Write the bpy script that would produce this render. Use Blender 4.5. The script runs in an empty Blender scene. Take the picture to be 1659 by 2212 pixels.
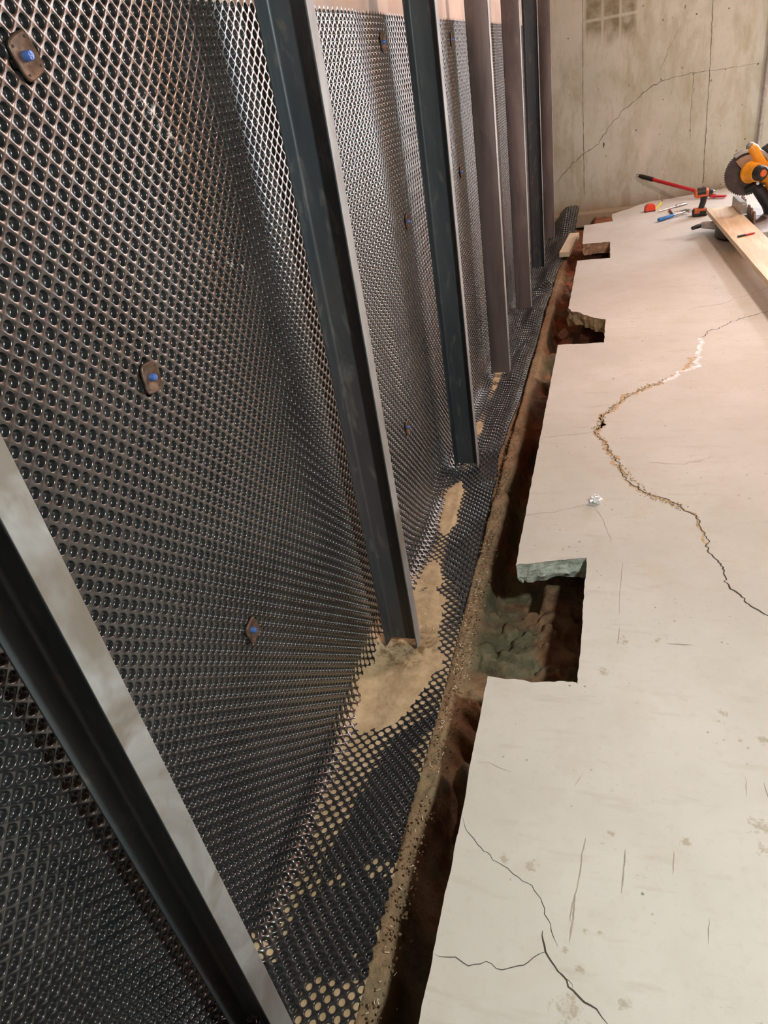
import bpy, bmesh, math, random
import numpy as np
from mathutils import Vector, Matrix
random.seed(4)
C = bpy.context.scene
COL = C.collection
# ---------------------------------------------------------------- camera maths
F, CX, CY = 1492.0, 829.5, 1106.0
dY = np.array([515, -1032, F]); dY /= np.linalg.norm(dY)
dD = np.array([432, 2374, F]); dD /= np.linalg.norm(dD)
dD = dD - dY * dD.dot(dY); dD /= np.linalg.norm(dD)
R = np.array([np.cross(dY, -dD), dY, -dD])
CAMZ = 1.0
def _ray(px, py): return R @ np.array([px - CX, py - CY, F])
def onz(px, py, z=0.0):
    d = _ray(px, py); p = d * ((z - CAMZ) / d[2]); return Vector((p[0], p[1], z))
def ony(px, py, y):
    d = _ray(px, py); p = d * (y / d[1]); return Vector((p[0], y, p[2] + CAMZ))
def onx(px, py, x):
    d = _ray(px, py); p = d * (x / d[0]); return Vector((x, p[1], p[2] + CAMZ))
cam_d = bpy.data.cameras.new('camera'); cam = bpy.data.objects.new('camera', cam_d); COL.objects.link(cam)
cam_d.sensor_fit = 'VERTICAL'; cam_d.sensor_height = 36; cam_d.sensor_width = 27
cam_d.lens = F / 2212 * 36; cam_d.clip_start = 0.02
r, u, b = R @ np.array([1, 0, 0]), R @ np.array([0, -1, 0]), R @ np.array([0, 0, -1])
cam.matrix_world = Matrix(((r[0], u[0], b[0], 0), (r[1], u[1], b[1], 0), (r[2], u[2], b[2], CAMZ), (0, 0, 0, 1)))
C.camera = cam
# ---------------------------------------------------------------- helpers
def tag(o, label=None, cat=None, group=None, kind=None):
    if label: o['label'] = label
    if cat: o['category'] = cat
    if group: o['group'] = group
    if kind: o['kind'] = kind
    return o
def empty(name, loc, rz=0, label=None, cat=None, group=None):
    o = bpy.data.objects.new(name, None); COL.objects.link(o); o.location = loc; o.rotation_euler = (0, 0, rz)
    o.empty_display_size = .02
    return tag(o, label, cat, group)
def obj(name, bm, mats, parent=None, smooth=False, bev=0, loc=None):
    me = bpy.data.meshes.new(name)
    if isinstance(bm, bmesh.types.BMesh):
        bmesh.ops.recalc_face_normals(bm, faces=bm.faces); bm.to_mesh(me); bm.free()
    else: me = bm
    for m in (mats if isinstance(mats, (list, tuple)) else [mats]): me.materials.append(m)
    if smooth:
        me.shade_smooth() if smooth is True else me.set_sharp_from_angle(angle=math.radians(smooth))
    o = bpy.data.objects.new(name, me); COL.objects.link(o)
    if parent: o.parent = parent
    if loc is not None: o.location = loc
    if bev:
        b = o.modifiers.new('b', 'BEVEL'); b.width = bev; b.segments = 2; b.limit_method = 'ANGLE'
    return o
def BM(): return bmesh.new()
def box(bm, c, s, rot=None, mi=0):
    vs = []
    for i in (-.5, .5):
        for j in (-.5, .5):
            for k in (-.5, .5):
                v = Vector((i * s[0], j * s[1], k * s[2]))
                if rot is not None: v = rot @ v
                vs.append(bm.verts.new(v + Vector(c)))
    for f in ((0, 1, 3, 2), (4, 6, 7, 5), (0, 4, 5, 1), (2, 3, 7, 6), (0, 2, 6, 4), (1, 5, 7, 3)):
        bm.faces.new([vs[q] for q in f]).material_index = mi
    return bm
def frame(d):
    d = Vector(d).normalized(); a = Vector((0, 0, 1)) if abs(d.z) < .95 else Vector((1, 0, 0))
    x = d.cross(a).normalized(); return x, d.cross(x).normalized(), d
def tube(bm, pts, rad, n=14, cap=True, mi=0, sq=1.0):
    pts = [Vector(p) for p in pts]; rings = []
    for i, p in enumerate(pts):
        d = pts[min(i + 1, len(pts) - 1)] - pts[max(i - 1, 0)]
        if i == 0: fx, fy, _ = frame(d)
        else:
            dn = d.normalized(); fx = (fx - dn * fx.dot(dn)).normalized(); fy = dn.cross(fx)
        rr = rad[i] if isinstance(rad, (list, tuple)) else rad
        rings.append([bm.verts.new(p + fx * (rr * math.cos(2 * math.pi * k / n)) + fy * (rr * sq * math.sin(2 * math.pi * k / n))) for k in range(n)])
    for a, b in zip(rings, rings[1:]):
        for k in range(n): bm.faces.new((a[k], a[(k + 1) % n], b[(k + 1) % n], b[k])).material_index = mi
    if cap:
        bm.faces.new(rings[0][::-1]).material_index = mi; bm.faces.new(rings[-1]).material_index = mi
    return bm
def prism(bm, poly, mat, h, mi=0):
    """poly 2D list extruded +-h/2 along local z, placed by 4x4 mat"""
    a = [bm.verts.new(mat @ Vector((x, y, -h / 2))) for x, y in poly]
    b = [bm.verts.new(mat @ Vector((x, y, h / 2))) for x, y in poly]
    bm.faces.new(a[::-1]).material_index = mi; bm.faces.new(b).material_index = mi
    for i in range(len(a)):
        j = (i + 1) % len(a); bm.faces.new((a[i], a[j], b[j], b[i])).material_index = mi
    return bm
# numpy value noise
def vnoise(x, y, seed=0):
    rs = np.random.RandomState(seed); T = rs.rand(256, 256)
    xi = np.floor(x).astype(int); yi = np.floor(y).astype(int); fx = x - xi; fy = y - yi
    fx = fx * fx * (3 - 2 * fx); fy = fy * fy * (3 - 2 * fy)
    g = lambda a, b: T[a % 256, b % 256]
    return (g(xi, yi) * (1 - fx) + g(xi + 1, yi) * fx) * (1 - fy) + (g(xi, yi + 1) * (1 - fx) + g(xi + 1, yi + 1) * fx) * fy
def fbm(x, y, oc=4, seed=0):
    v = 0; a = .5; t = 0
    for o in range(oc): v = v + a * vnoise(x * 2 ** o, y * 2 ** o, seed + o); t += a; a *= .5
    return v / t
def sst(a, b, x):
    t = np.clip((x - a) / (b - a), 0, 1); return t * t * (3 - 2 * t)
def gridmesh(name, X, Y, Z, keep=None):
    n, m = X.shape
    co = np.stack([X, Y, Z], -1).reshape(-1, 3).astype(np.float32)
    idx = np.arange(n * m).reshape(n, m)
    q = np.stack([idx[:-1, :-1], idx[1:, :-1], idx[1:, 1:], idx[:-1, 1:]], -1).reshape(-1, 4)
    if keep is not None:
        k = (keep[:-1, :-1] | keep[1:, :-1] | keep[1:, 1:] | keep[:-1, 1:]).reshape(-1); q = q[k]
        us, inv = np.unique(q, return_inverse=True); q = inv.reshape(-1, 4); co = co[us]
    return rawmesh(name, co, q.reshape(-1), np.full(len(q), 4))
def rawmesh(name, co, loops, sizes):
    me = bpy.data.meshes.new(name)
    me.vertices.add(len(co)); me.vertices.foreach_set('co', np.asarray(co, np.float32).reshape(-1))
    me.loops.add(len(loops)); me.loops.foreach_set('vertex_index', np.asarray(loops, np.int32))
    me.polygons.add(len(sizes)); st = np.concatenate([[0], np.cumsum(sizes)[:-1]])
    me.polygons.foreach_set('loop_start', st.astype(np.int32))
    me.polygons.foreach_set('use_smooth', np.ones(len(sizes), bool))
    me.update(calc_edges=True); me.validate()
    return me
# ---------------------------------------------------------------- materials
class N:
    def __init__(s, name):
        s.m = bpy.data.materials.new(name); s.m.use_nodes = True; s.t = s.m.node_tree; s.b = s.t.nodes['Principled BSDF']
        s.g = s.t.nodes.new('ShaderNodeNewGeometry'); s.pos = s.g.outputs['Position']
    def n(s, ty, **k):
        o = s.t.nodes.new('ShaderNode' + ty)
        for a, v in k.items(): setattr(o, a, v)
        return o
    def l(s, a, b):
        if hasattr(a, 'links') or hasattr(a, 'is_linked'): s.t.links.new(a, b)
        else: b.default_value = a
    def math(s, op, a, b=0.0, clamp=False):
        o = s.n('Math', operation=op, use_clamp=clamp); s.l(a, o.inputs[0]); s.l(b, o.inputs[1]); return o.outputs[0]
    def noise(s, scale, detail=4, rough=.55, dist=0, stretch=None, vec=None):
        v = vec or s.pos
        if stretch:
            mp = s.n('Mapping'); s.l(v, mp.inputs[0]); mp.inputs['Scale'].default_value = stretch; v = mp.outputs[0]
        o = s.n('TexNoise'); s.l(v, o.inputs['Vector']); o.inputs['Scale'].default_value = scale
        o.inputs['Detail'].default_value = detail; o.inputs['Roughness'].default_value = rough; o.inputs['Distortion'].default_value = dist
        return o.outputs['Fac']
    def mr(s, v, a, b, c=0.0, d=1.0):
        o = s.n('MapRange'); s.l(v, o.inputs[0])
        for i, q in enumerate((a, b, c, d)): o.inputs[i + 1].default_value = q
        return o.outputs[0]
    def mix(s, f, a, b):
        o = s.n('Mix', data_type='RGBA'); s.l(f, o.inputs[0])
        for q, i in ((a, 6), (b, 7)):
            if isinstance(q, tuple): o.inputs[i].default_value = (*q, 1)
            else: s.l(q, o.inputs[i])
        return o.outputs[2]
    def out(s, col=None, rough=None, metal=None, bump=None, bs=.3, bd=.002, spec=None):
        if col is not None:
            if isinstance(col, tuple): s.b.inputs['Base Color'].default_value = (*col, 1)
            else: s.l(col, s.b.inputs['Base Color'])
        if rough is not None: s.l(rough, s.b.inputs['Roughness'])
        if metal is not None: s.l(metal, s.b.inputs['Metallic'])
        if spec is not None: s.b.inputs['Specular IOR Level'].default_value = spec
        if bump is not None:
            o = s.n('Bump'); o.inputs['Strength'].default_value = bs; o.inputs['Distance'].default_value = bd
            s.l(bump, o.inputs['Height']); s.l(o.outputs[0], s.b.inputs['Normal'])
        return s.m
    def sep(s):
        o = s.n('SeparateXYZ'); s.l(s.pos, o.inputs[0]); return o.outputs
    def near(s, c, rad):
        o = s.n('VectorMath', operation='DISTANCE'); s.l(s.pos, o.inputs[0]); o.inputs[1].default_value = c
        return s.mr(o.outputs['Value'], rad, 0, 0, 1)
def simple(name, col, rough=.5, metal=0.0, var=.25, sc=40, bs=.1):
    m = N(name); f = m.noise(sc, 3); d = tuple(c * (1 - var) for c in col); e = tuple(min(1, c * (1 + var)) for c in col)
    return m.out(m.mix(m.mr(f, .3, .7), d, e), rough, metal, f, bs, .001)

def mat_floor():
    m = N('floor_concrete')
    a = m.noise(1.6, 5, .6); b_ = m.noise(9, 6, .65, .4); c = m.noise(60, 4, .6)
    col = m.mix(m.mr(a, .35, .65), (.53, .52, .475), (.64, .635, .595))
    col = m.mix(m.mr(b_, .5, .8, 0, .5), col, (.50, .45, .36))
    col = m.mix(m.mr(c, .55, .75, 0, .22), col, (.42, .38, .31))
    # faint long smears
    st = m.noise(7, 4, .6, .3, (1, 5, 1)); col = m.mix(m.mr(st, .58, .75, 0, .45), col, (.44, .40, .33))
    # pits and specks
    v = m.n('TexVoronoi', feature='DISTANCE_TO_EDGE'); v = m.n('TexVoronoi'); m.l(m.pos, v.inputs['Vector']); v.inputs['Scale'].default_value = 46
    sp = m.math('MULTIPLY', m.mr(v.outputs['Distance'], .13, .08), m.mr(m.noise(5, 3), .54, .6), True)
    col = m.mix(m.math('MULTIPLY', sp, .75), col, (.17, .14, .11))
    v2 = m.n('TexVoronoi'); m.l(m.pos, v2.inputs['Vector']); v2.inputs['Scale'].default_value = 17
    sp2 = m.math('MULTIPLY', m.mr(v2.outputs['Distance'], .10, .05), m.mr(m.noise(3.3, 3), .53, .58), True)
    col = m.mix(m.math('MULTIPLY', sp2, .7), col, (.20, .17, .12))
    # hair-fine dark marks
    hm = m.noise(55, 2, .5, 1.5, (1, 3.5, 1)); hk = m.math('MULTIPLY', m.mr(hm, .70, .74), m.mr(m.noise(2.4, 2), .5, .6), True)
    col = m.mix(m.math('MULTIPLY', hk, .5), col, (.22, .18, .15))
    # brown stains at fixed spots
    tot = None
    for px, py, rad in ((1640, 1785, .035), (1645, 1835, .02), (1555, 1560, .014), (1600, 1600, .012), (1317, 1800, .014), (1090, 1860, .022), (1295, 2015, .012),
                        (1220, 2055, .011), (1253, 2095, .014), (1262, 2010, .01), (1350, 2170, .022), (1350, 1385, .03), (1225, 2180, .04), (1420, 1385, .02),
                        (1150, 1870, .02), (1480, 1820, .02), (1300, 1450, .03), (1560, 1540, .02), (1650, 1600, .02)):
        p = onz(px, py); q = m.near(tuple(p), rad); tot = q if tot is None else m.math('MAXIMUM', tot, q)
    tt = m.mr(m.math('ADD', tot, m.math('MULTIPLY', m.math('SUBTRACT', m.noise(90, 4, .7), .5), 2.4)), .62, .95, 0, .55)
    col = m.mix(m.math('MULTIPLY', tt, m.mr(tot, 0, .15)), col, (.30, .25, .15))
    return m.out(col, .72, 0.0, m.math('ADD', c, m.math('MULTIPLY', b_, .6)), .22, .0015)
def mat_break():
    m = N('broken_concrete'); y = m.sep()[1]
    a = m.noise(60, 5, .7); v = m.n('TexVoronoi'); m.l(m.pos, v.inputs['Vector']); v.inputs['Scale'].default_value = 45
    near = m.mix(m.mr(a, .4, .65), (.42, .46, .40), (.64, .68, .61))
    far = m.mix(m.mr(a, .4, .65), (.55, .38, .20), (.82, .62, .38))
    far2 = m.mix(m.mr(a, .4, .65), (.42, .25, .15), (.66, .45, .31))
    col = m.mix(m.mr(y, 1.9, 2.3), near, far); col = m.mix(m.mr(y, 3.7, 4.0), col, far2)
    col = m.mix(m.mr(v.outputs['Distance'], .25, .1, 0, .6), col, (.16, .17, .15))
    return m.out(col, .9, 0.0, a, .8, .006)
def mat_wall():
    m = N('wall_concrete'); X, Y, Z = m.sep()
    a = m.noise(1.7, 6, .6); b_ = m.noise(7, 6, .7, .3, (1, 1, .35)); c = m.noise(34, 4, .6)
    col = m.mix(m.mr(a, .35, .65), (.55, .585, .50), (.69, .72, .66))
    col = m.mix(m.mr(b_, .45, .65, 0, .8), col, (.45, .445, .32))
    col = m.mix(m.mr(c, .6, .75, 0, .25), col, (.28, .26, .20))
    col = m.mix(m.math('MULTIPLY', m.mr(m.noise(3, 4, .6, .4, (1, 1, .3)), .55, .75), m.mr(Z, .75, .2)), col, (.80, .80, .74))
    # damp patch high on the left, cut into blocks by paler lines
    box_ = m.math('MULTIPLY', m.math('MULTIPLY', m.mr(X, -.245, -.235), m.mr(X, .10, .06)), m.mr(m.math('ADD', Z, m.math('MULTIPLY', m.noise(9, 3, .6, 0, (1, 1, .3)), .25)), 1.08, 1.18))
    gx = m.math('PINGPONG', m.math('ADD', X, .235), .055); gz = m.math('PINGPONG', m.math('ADD', Z, -1.105), .09)
    ln = m.math('MULTIPLY', m.mr(gx, .003, .012), m.mr(gz, .004, .012))
    wet = m.math('MULTIPLY', box_, m.mr(ln, 0, 1, .3, 1.0), True)
    col = m.mix(m.math('MULTIPLY', wet, m.mr(m.noise(13, 3), .3, .6, .4, 1)), col, (.26, .24, .15))
    # muddy foot
    foot = m.mr(m.math('ADD', Z, m.math('MULTIPLY', m.noise(10, 4), .10)), .09, -.0, 0, .75)
    col = m.mix(foot, col, (.34, .25, .15))
    v = m.n('TexVoronoi'); m.l(m.pos, v.inputs['Vector']); v.inputs['Scale'].default_value = 11
    sp = m.math('MULTIPLY', m.mr(v.outputs['Distance'], .11, .05), m.mr(m.noise(2.6, 3), .5, .56), True)
    col = m.mix(m.math('MULTIPLY', sp, .6), col, (.18, .15, .11))
    return m.out(col, .85, 0.0, m.math('ADD', c, b_), .3, .003)
def mat_soil():
    m = N('wet_soil'); X, Y, Z = m.sep()
    a = m.noise(14, 6, .65); c = m.noise(90, 5, .7); w = m.noise(4.5, 4, .6, .5)
    brown = m.mix(m.mr(a, .4, .65), (.15, .075, .04), (.30, .19, .105))
    green = m.mix(m.mr(a, .4, .65), (.10, .095, .055), (.20, .18, .11))
    col = m.mix(m.mr(w, .46, .56), brown, green)
    red = m.mix(m.mr(a, .4, .65), (.20, .065, .03), (.42, .16, .07))
    col = m.mix(m.math('MULTIPLY', m.mr(Y, 1.7, 2.7), m.mr(w, .62, .48)), col, red)
    # dry pale crust along the sheet edge
    dry = m.math('MULTIPLY', m.mr(X, -.285, -.305), m.mr(Z, -.185, -.165))
    col = m.mix(m.math('MULTIPLY', dry, m.mr(c, .35, .6, .35, .9)), col, (.33, .225, .13))
    return m.out(col, .9, 0.0, m.math('ADD', c, a), .8, .006)
def mat_sand():
    m = N('dry_silt'); a = m.noise(25, 5, .65); c = m.noise(220, 4, .7)
    col = m.mix(m.mr(a, .4, .65), (.46, .34, .20), (.62, .48, .31))
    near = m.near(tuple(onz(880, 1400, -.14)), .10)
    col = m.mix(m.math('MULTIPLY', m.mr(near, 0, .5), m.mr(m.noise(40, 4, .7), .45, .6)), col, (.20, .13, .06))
    return m.out(col, .95, 0.0, c, .6, .002)
def mat_membrane():
    m = N('black_dimpled_plastic')
    a = m.noise(6, 4, .6); c = m.noise(120, 3, .6)
    col = m.mix(m.mr(a, .4, .7), (.007, .009, .011), (.016, .019, .022))
    # chalky scuffs
    tot = None
    for px, py, rad in ((312, 212, .012), (335, 240, .012), (352, 270, .010), (372, 297, .010), (396, 322, .008), (436, 543, .010), (465, 545, .010), (500, 566, .012), (525, 576, .008)):
        q = m.near(tuple(onx(px, py, -.53)), rad); tot = q if tot is None else m.math('MAXIMUM', tot, q)
    sc = m.math('MULTIPLY', m.mr(tot, .1, .5), m.mr(m.noise(160, 3, .7, 1), .5, .56), True)
    col = m.mix(m.math('MULTIPLY', sc, .9), col, (.6, .6, .6))
    dust = m.math('MULTIPLY', m.mr(m.noise(18, 5, .65), .5, .75, 0, .12), 1.0)
    col = m.mix(dust, col, (.16, .14, .12))
    r = m.mr(m.noise(11, 4), .3, .7, .24, .36)
    m.b.inputs['Coat Weight'].default_value = .8; m.b.inputs['Coat Roughness'].default_value = .24; m.b.inputs['Coat IOR'].default_value = 1.6
    return m.out(col, r, 0.0, c, .05, .0006, .8)
def mat_steel():
    m = N('mill_scale_steel')
    a = m.noise(6, 5, .6, .3, (1.2, 1.2, .25)); b_ = m.noise(45, 4, .6, .5, (1, 1, .35))
    col = m.mix(m.mr(a, .38, .66), (.045, .056, .068), (.095, .11, .125))
    col = m.mix(m.mr(m.noise(2.2, 4, .6, 0, (1, 1, .6)), .5, .68, 0, .7), col, (.10, .08, .08))
    col = m.mix(m.mr(b_, .56, .72, 0, .65), col, (.18, .17, .15))
    return m.out(col, m.mr(b_, .3, .7, .38, .62), .35, b_, .12, .001)
def mat_greyish():
    m = N('pale_grey_flange'); a = m.noise(9, 5, .6, .8, (1, 1, .5)); b_ = m.noise(40, 4, .65, .5, (1, 1, .5))
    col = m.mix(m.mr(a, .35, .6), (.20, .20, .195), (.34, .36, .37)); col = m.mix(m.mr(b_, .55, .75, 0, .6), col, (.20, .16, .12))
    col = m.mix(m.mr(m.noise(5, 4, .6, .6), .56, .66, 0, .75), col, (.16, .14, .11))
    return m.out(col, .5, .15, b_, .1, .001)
def mat_web():
    m = N('brown_mill_scale'); a = m.noise(5, 5, .6, .4, (2, 2, .3)); b_ = m.noise(30, 4, .65, .5, (1, 1, .4))
    col = m.mix(m.mr(a, .38, .62), (.10, .078, .078), (.20, .16, .16)); col = m.mix(m.mr(b_, .55, .75, 0, .4), col, (.26, .20, .18))
    return m.out(col, .5, .25, b_, .1, .001)
M = dict(greyish=mat_greyish(), web=mat_web(), floor=mat_floor(), brk=mat_break(), wall=mat_wall(), soil=mat_soil(), sand=mat_sand(), mem=mat_membrane(), steel=mat_steel())
M['crack'] = simple('dark_crack', (.07, .055, .045), .95)  # plain dark colour for cracks and plate holes
M['scuff'] = simple('grey_scuff', (.36, .31, .27), .8)
M['pale'] = simple('pale_filler', (.78, .78, .80), .7)
M['crumb'] = simple('crumbled_concrete', (.52, .40, .26), .95, 0.0, .4, 120)
M['seam'] = simple('form_seam', (.17, .15, .11), .9)
M['rust'] = simple('rusty_plate', (.13, .085, .06), .5, .6, .5, 90)
M['screw'] = simple('blue_screw', (.10, .22, .62), .3, .4)
M['white_wood'] = simple('pine_wood', (.78, .66, .48), .6, 0, .1, 15)
M['yellow'] = simple('yellow_plastic', (.85, .36, .02), .35, 0, .1)
M['black'] = simple('black_plastic', (.02, .021, .024), .45)
M['blade'] = simple('brown_steel_blade', (.07, .055, .055), .42, .5, .3, 25)
M['alu'] = simple('cast_aluminium', (.45, .44, .43), .4, .6, .2, 40)
M['brownmetal'] = simple('dusty_metal', (.24, .16, .13), .6, .3)
M['red'] = simple('red_paint', (.55, .03, .04), .4, 0, .15)
M['tapered'] = simple('red_plastic', (.80, .07, .03), .35, 0, .12)
M['tapey'] = simple('yellow_tape', (.85, .75, .10), .4, 0, .1)
M['blue'] = simple('blue_rubber', (.02, .17, .48), .5, 0, .15)
M['chrome'] = simple('bright_steel', (.55, .54, .52), .3, .9, .3)
M['orange'] = simple('orange_plastic', (.72, .15, .04), .4, 0, .15)
M['foil'] = simple('crumpled_foil', (.90, .91, .93), .38, .55, .05)
M['pipe'] = simple('galvanised_pipe', (.50, .50, .50), .45, .4)
M['smoke'] = simple('tan_guard_plastic', (.38, .25, .17), .4)
def mat_wood(name, c1, c2, st):
    m = N(name); f = m.noise(5, 5, .6, .6, st); k = m.noise(1.6, 3)
    col = m.mix(m.mr(f, .35, .65), c1, c2); col = m.mix(m.mr(k, .55, .8, 0, .4), col, tuple(x * .6 for x in c1))
    return m.out(col, .65, 0.0, f, .1, .001)
M['board'] = mat_wood('pine_board', (.66, .50, .32), (.84, .72, .54), (6, .6, 6))
M['ply'] = mat_wood('ply_reflector', (.62, .27, .11), (.80, .40, .18), (2, 2, .5))
M['joist'] = mat_wood('joist_wood', (.50, .25, .13), (.68, .38, .22), (.5, 4, 4))
M['pinkwall'] = simple('pale_upper_wall', (.62, .52, .46), .85, 0, .12, 8, .3)

# ---------------------------------------------------------------- slab (floor)
def jag(p, q, step, amp, rnd):
    p = Vector(p); q = Vector(q); n = max(1, int((q - p).length / step)); t = (q - p).normalized(); nn = Vector((-t.y, t.x))
    out = [p]
    for i in range(1, n):
        f = i / n; wob = amp * (vn1(f * (q - p).length * 28 + rnd) * 1.3 + vn1(f * (q - p).length * 90 + rnd * 3) * .7)
        out.append(p.lerp(q, f) + nn * wob)
    return out
_T = np.random.RandomState(9).rand(4096) * 2 - 1
def vn1(x):
    i = int(math.floor(x)); f = x - i; f = f * f * (3 - 2 * f); return _T[i % 4096] * (1 - f) + _T[(i + 1) % 4096] * f
segs = []
def px2(a, b): v = onz(a, b); return (v.x, v.y)
SE = -.214
chain = [((SE, -1.2), .0008), ((SE, .656), .0012), ((SE - .002, .70), .0008), ((-.219, .939), .0042), ((-.052, .944), .0014), ((-.050, 1.333), .003), ((-.208, 1.293), .0008),
         ((-.216, 2.741), .0025), ((-.040, 2.741), .0014), ((-.0405, 3.02), .005), ((-.09, 3.05), .009), ((-.203, 3.20), .0008),
         ((-.206, 4.037), .002), ((-.035, 4.035), .001), ((-.040, 4.405), .003), ((-.196, 4.412), .0008), ((-.207, 4.917), .002),
         ((-.033, 4.956), .003), ((-.036, 5.189), .006), ((.029, 5.261), .006), ((.196, 5.47), .005), ((.317, 5.496), .004), ((.709, 5.64), .002), ((1.0, 5.668), .001),
         ((3.0, 5.67), .0), ((3.0, -1.2), .0)]
outl = []
for i, (p, amp) in enumerate(chain):
    q = chain[(i + 1) % len(chain)][0]; a = amp
    big = (Vector(q) - Vector(p)).length > 2.5 or amp == 0
    outl += [Vector(p)] if amp == 0 else jag(p, q, .008 if p[1] < 1.5 else .012, a, i * 17.3)
from mathutils.geometry import tessellate_polygon
def build_floor():
    bm = BM(); TH = .06
    rings = []
    prof = [(0, 0), (.0015, -.003), (.003, -.02), (.004, -.042), (.012, -TH)]
    n = len(outl)
    for k, (ins, z) in enumerate(prof):
        ring = []
        for i, p in enumerate(outl):
            t = (outl[(i + 1) % n] - outl[i - 1]).normalized(); nn = Vector((-t.y, t.x))   # outline is clockwise: this points outward
            broken = 1.0 if (p.x > SE + .01) else .25
            j = 0 if k == 0 else (_T[(i * 7 + k * 131) % 4096] * .0035 + vn1(i * .35 + k * 9) * .005) * broken * (1 if k > 1 else .3)
            far = 1.0 if (2.9 < p.y < 3.3) and k >= 2 else 0
            j += far * vn1(i * .5 + k * 2.3) * .012
            ring.append(bm.verts.new((p.x - nn.x * (ins + j), p.y - nn.y * (ins + j), z + (0 if k < 4 else vn1(i * .3) * .008 * broken))))
        rings.append(ring)
    for k in range(len(prof) - 1):
        a, b = rings[k], rings[k + 1]
        for i in range(n):
            f = bm.faces.new((a[i], b[i], b[(i + 1) % n], a[(i + 1) % n])); f.material_index = 1; f.smooth = False
    tri = tessellate_polygon([[Vector((v.co.x, v.co.y, 0)) for v in rings[0]]])
    for t in tri:
        try: bm.faces.new([rings[0][i] for i in t]).material_index = 0
        except ValueError: pass
    tri = tessellate_polygon([[Vector((v.co.x, v.co.y, 0)) for v in rings[-1]]])
    for t in tri:
        try: bm.faces.new([rings[-1][i] for i in t]).material_index = 1
        except ValueError: pass
    bmesh.ops.recalc_face_normals(bm, faces=bm.faces)
    # cracks and scratches lying in the surface
    def ribbon(pts, w, mi, z=.0004, jit=.0025, step=.006, taper=True, sd=0):
        P = []
        for (a, b) in zip(pts, pts[1:]):
            a = onz(*a); b = onz(*b); m_ = max(1, int((b - a).length / step))
            for k in range(m_): P.append(a.lerp(b, k / m_))
        P.append(onz(*pts[-1])); L = len(P); prev = None
        for i, p in enumerate(P):
            t = (P[min(i + 1, L - 1)] - P[max(i - 1, 0)]).normalized(); nn = Vector((-t.y, t.x, 0))
            o = nn * (vn1(i * .9 + sd) * jit + vn1(i * .23 + sd * 2) * jit * 1.6) * (0 if i in (0, L - 1) else 1)
            ww = w * (.55 + .45 * abs(vn1(i * .37 + sd))) * (min(1, i / 3 + .25, (L - 1 - i) / 3 + .25) if taper else 1)
            e = (bm.verts.new((p.x + o.x + nn.x * ww / 2, p.y + o.y + nn.y * ww / 2, z)), bm.verts.new((p.x + o.x - nn.x * ww / 2, p.y + o.y - nn.y * ww / 2, z)))
            if prev: bm.faces.new((prev[0], e[0], e[1], prev[1])).material_index = mi
            prev = e
    ribbon([(998, 1765), (1012, 1790), (1060, 1848), (1110, 1888), (1150, 1912), (1170, 1940), (1185, 1985), (1195, 2020), (1205, 2045)], .0012, 2, sd=1)
    ribbon([(938, 2060), (985, 2064), (1012, 2083), (1050, 2078), (1085, 2093), (1130, 2082), (1160, 2060), (1180, 2056)], .0014, 2, sd=2, jit=.0018)
    ribbon([(1172, 2010), (1182, 2055), (1210, 2095), (1240, 2140), (1262, 2165), (1290, 2178), (1302, 2195), (1314, 2214)], .0028, 2, sd=3, jit=.002)
    ribbon([(1205, 2095), (1225, 2120), (1238, 2140)], .001, 2, sd=9)
    c4 = [(1510, 730), (1505, 770), (1440, 820), (1360, 850), (1310, 890), (1285, 930), (1310, 965), (1335, 1005), (1345, 1030), (1390, 1065), (1440, 1080), (1500, 1112), (1530, 1180), (1548, 1215), (1570, 1260), (1620, 1310), (1664, 1335)]
    ribbon(c4[5:], .0042, 2, sd=4, jit=.004); ribbon(c4[2:6], .003, 2, sd=5, jit=.006)
    ribbon(c4[1:6], .020, 4, z=.0002, sd=6, jit=.009); ribbon(c4[4:9], .018, 4, z=.0002, sd=16, jit=.008); ribbon(c4[8:13], .009, 4, z=.0002, sd=26, jit=.004)
    ribbon([(1512, 730), (1500, 790), (1428, 826)], .020, 5, z=.0003, sd=7, jit=.008)
    ribbon([(1659, 672), (1590, 690), (1540, 712), (1510, 730)], .004, 2, sd=8, jit=.006)
    ribbon([(1659, 620), (1600, 640), (1560, 655), (1480, 670)], .003, 3, sd=10, jit=.006)
    ribbon([(1130, 1112), (1200, 1108), (1260, 1090), (1290, 1098)], .0012, 3, sd=11); ribbon([(1285, 1100), (1310, 1140), (1318, 1175)], .0012, 3, sd=12)
    ribbon([(1165, 945), (1240, 940), (1300, 932)], .0015, 3, sd=13); ribbon([(1400, 1000), (1480, 1005), (1540, 985)], .0015, 3, sd=14)
    for a, b, w in (((1265, 1810), (1232, 1990), .0022), ((1243, 1935), (1230, 2035), .003), ((1351, 1835), (1343, 1930), .0026), ((1456, 1840), (1453, 1888), .0022), ((1338, 1355), (1334, 1390), .002),
                    ((1030, 1648), (1052, 1645), .0014), ((1050, 1646), (1105, 1668), .0014), ((1345, 1215), (1336, 1330), .0012), ((1650, 1690), (1664, 1730), .002), ((1532, 1985), (1531, 2040), .0016),
                    ((1440, 1390), (1495, 1394), .004), ((1240, 1700), (1260, 1670), .001), ((1610, 1680), (1612, 1720), .0012)):
        ribbon([a, b], w, 3, sd=a[0] * .1, jit=.0008)
    me = bpy.data.meshes.new('floor'); bm.to_mesh(me); bm.free()
    for q in ('floor', 'brk', 'crack', 'scuff', 'crumb', 'pale'): me.materials.append(M[q])
    o = bpy.data.objects.new('floor', me); COL.objects.link(o); tag(o, 'pale cracked concrete floor slab with square notches cut in its edge', kind='structure')
build_floor()

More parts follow.
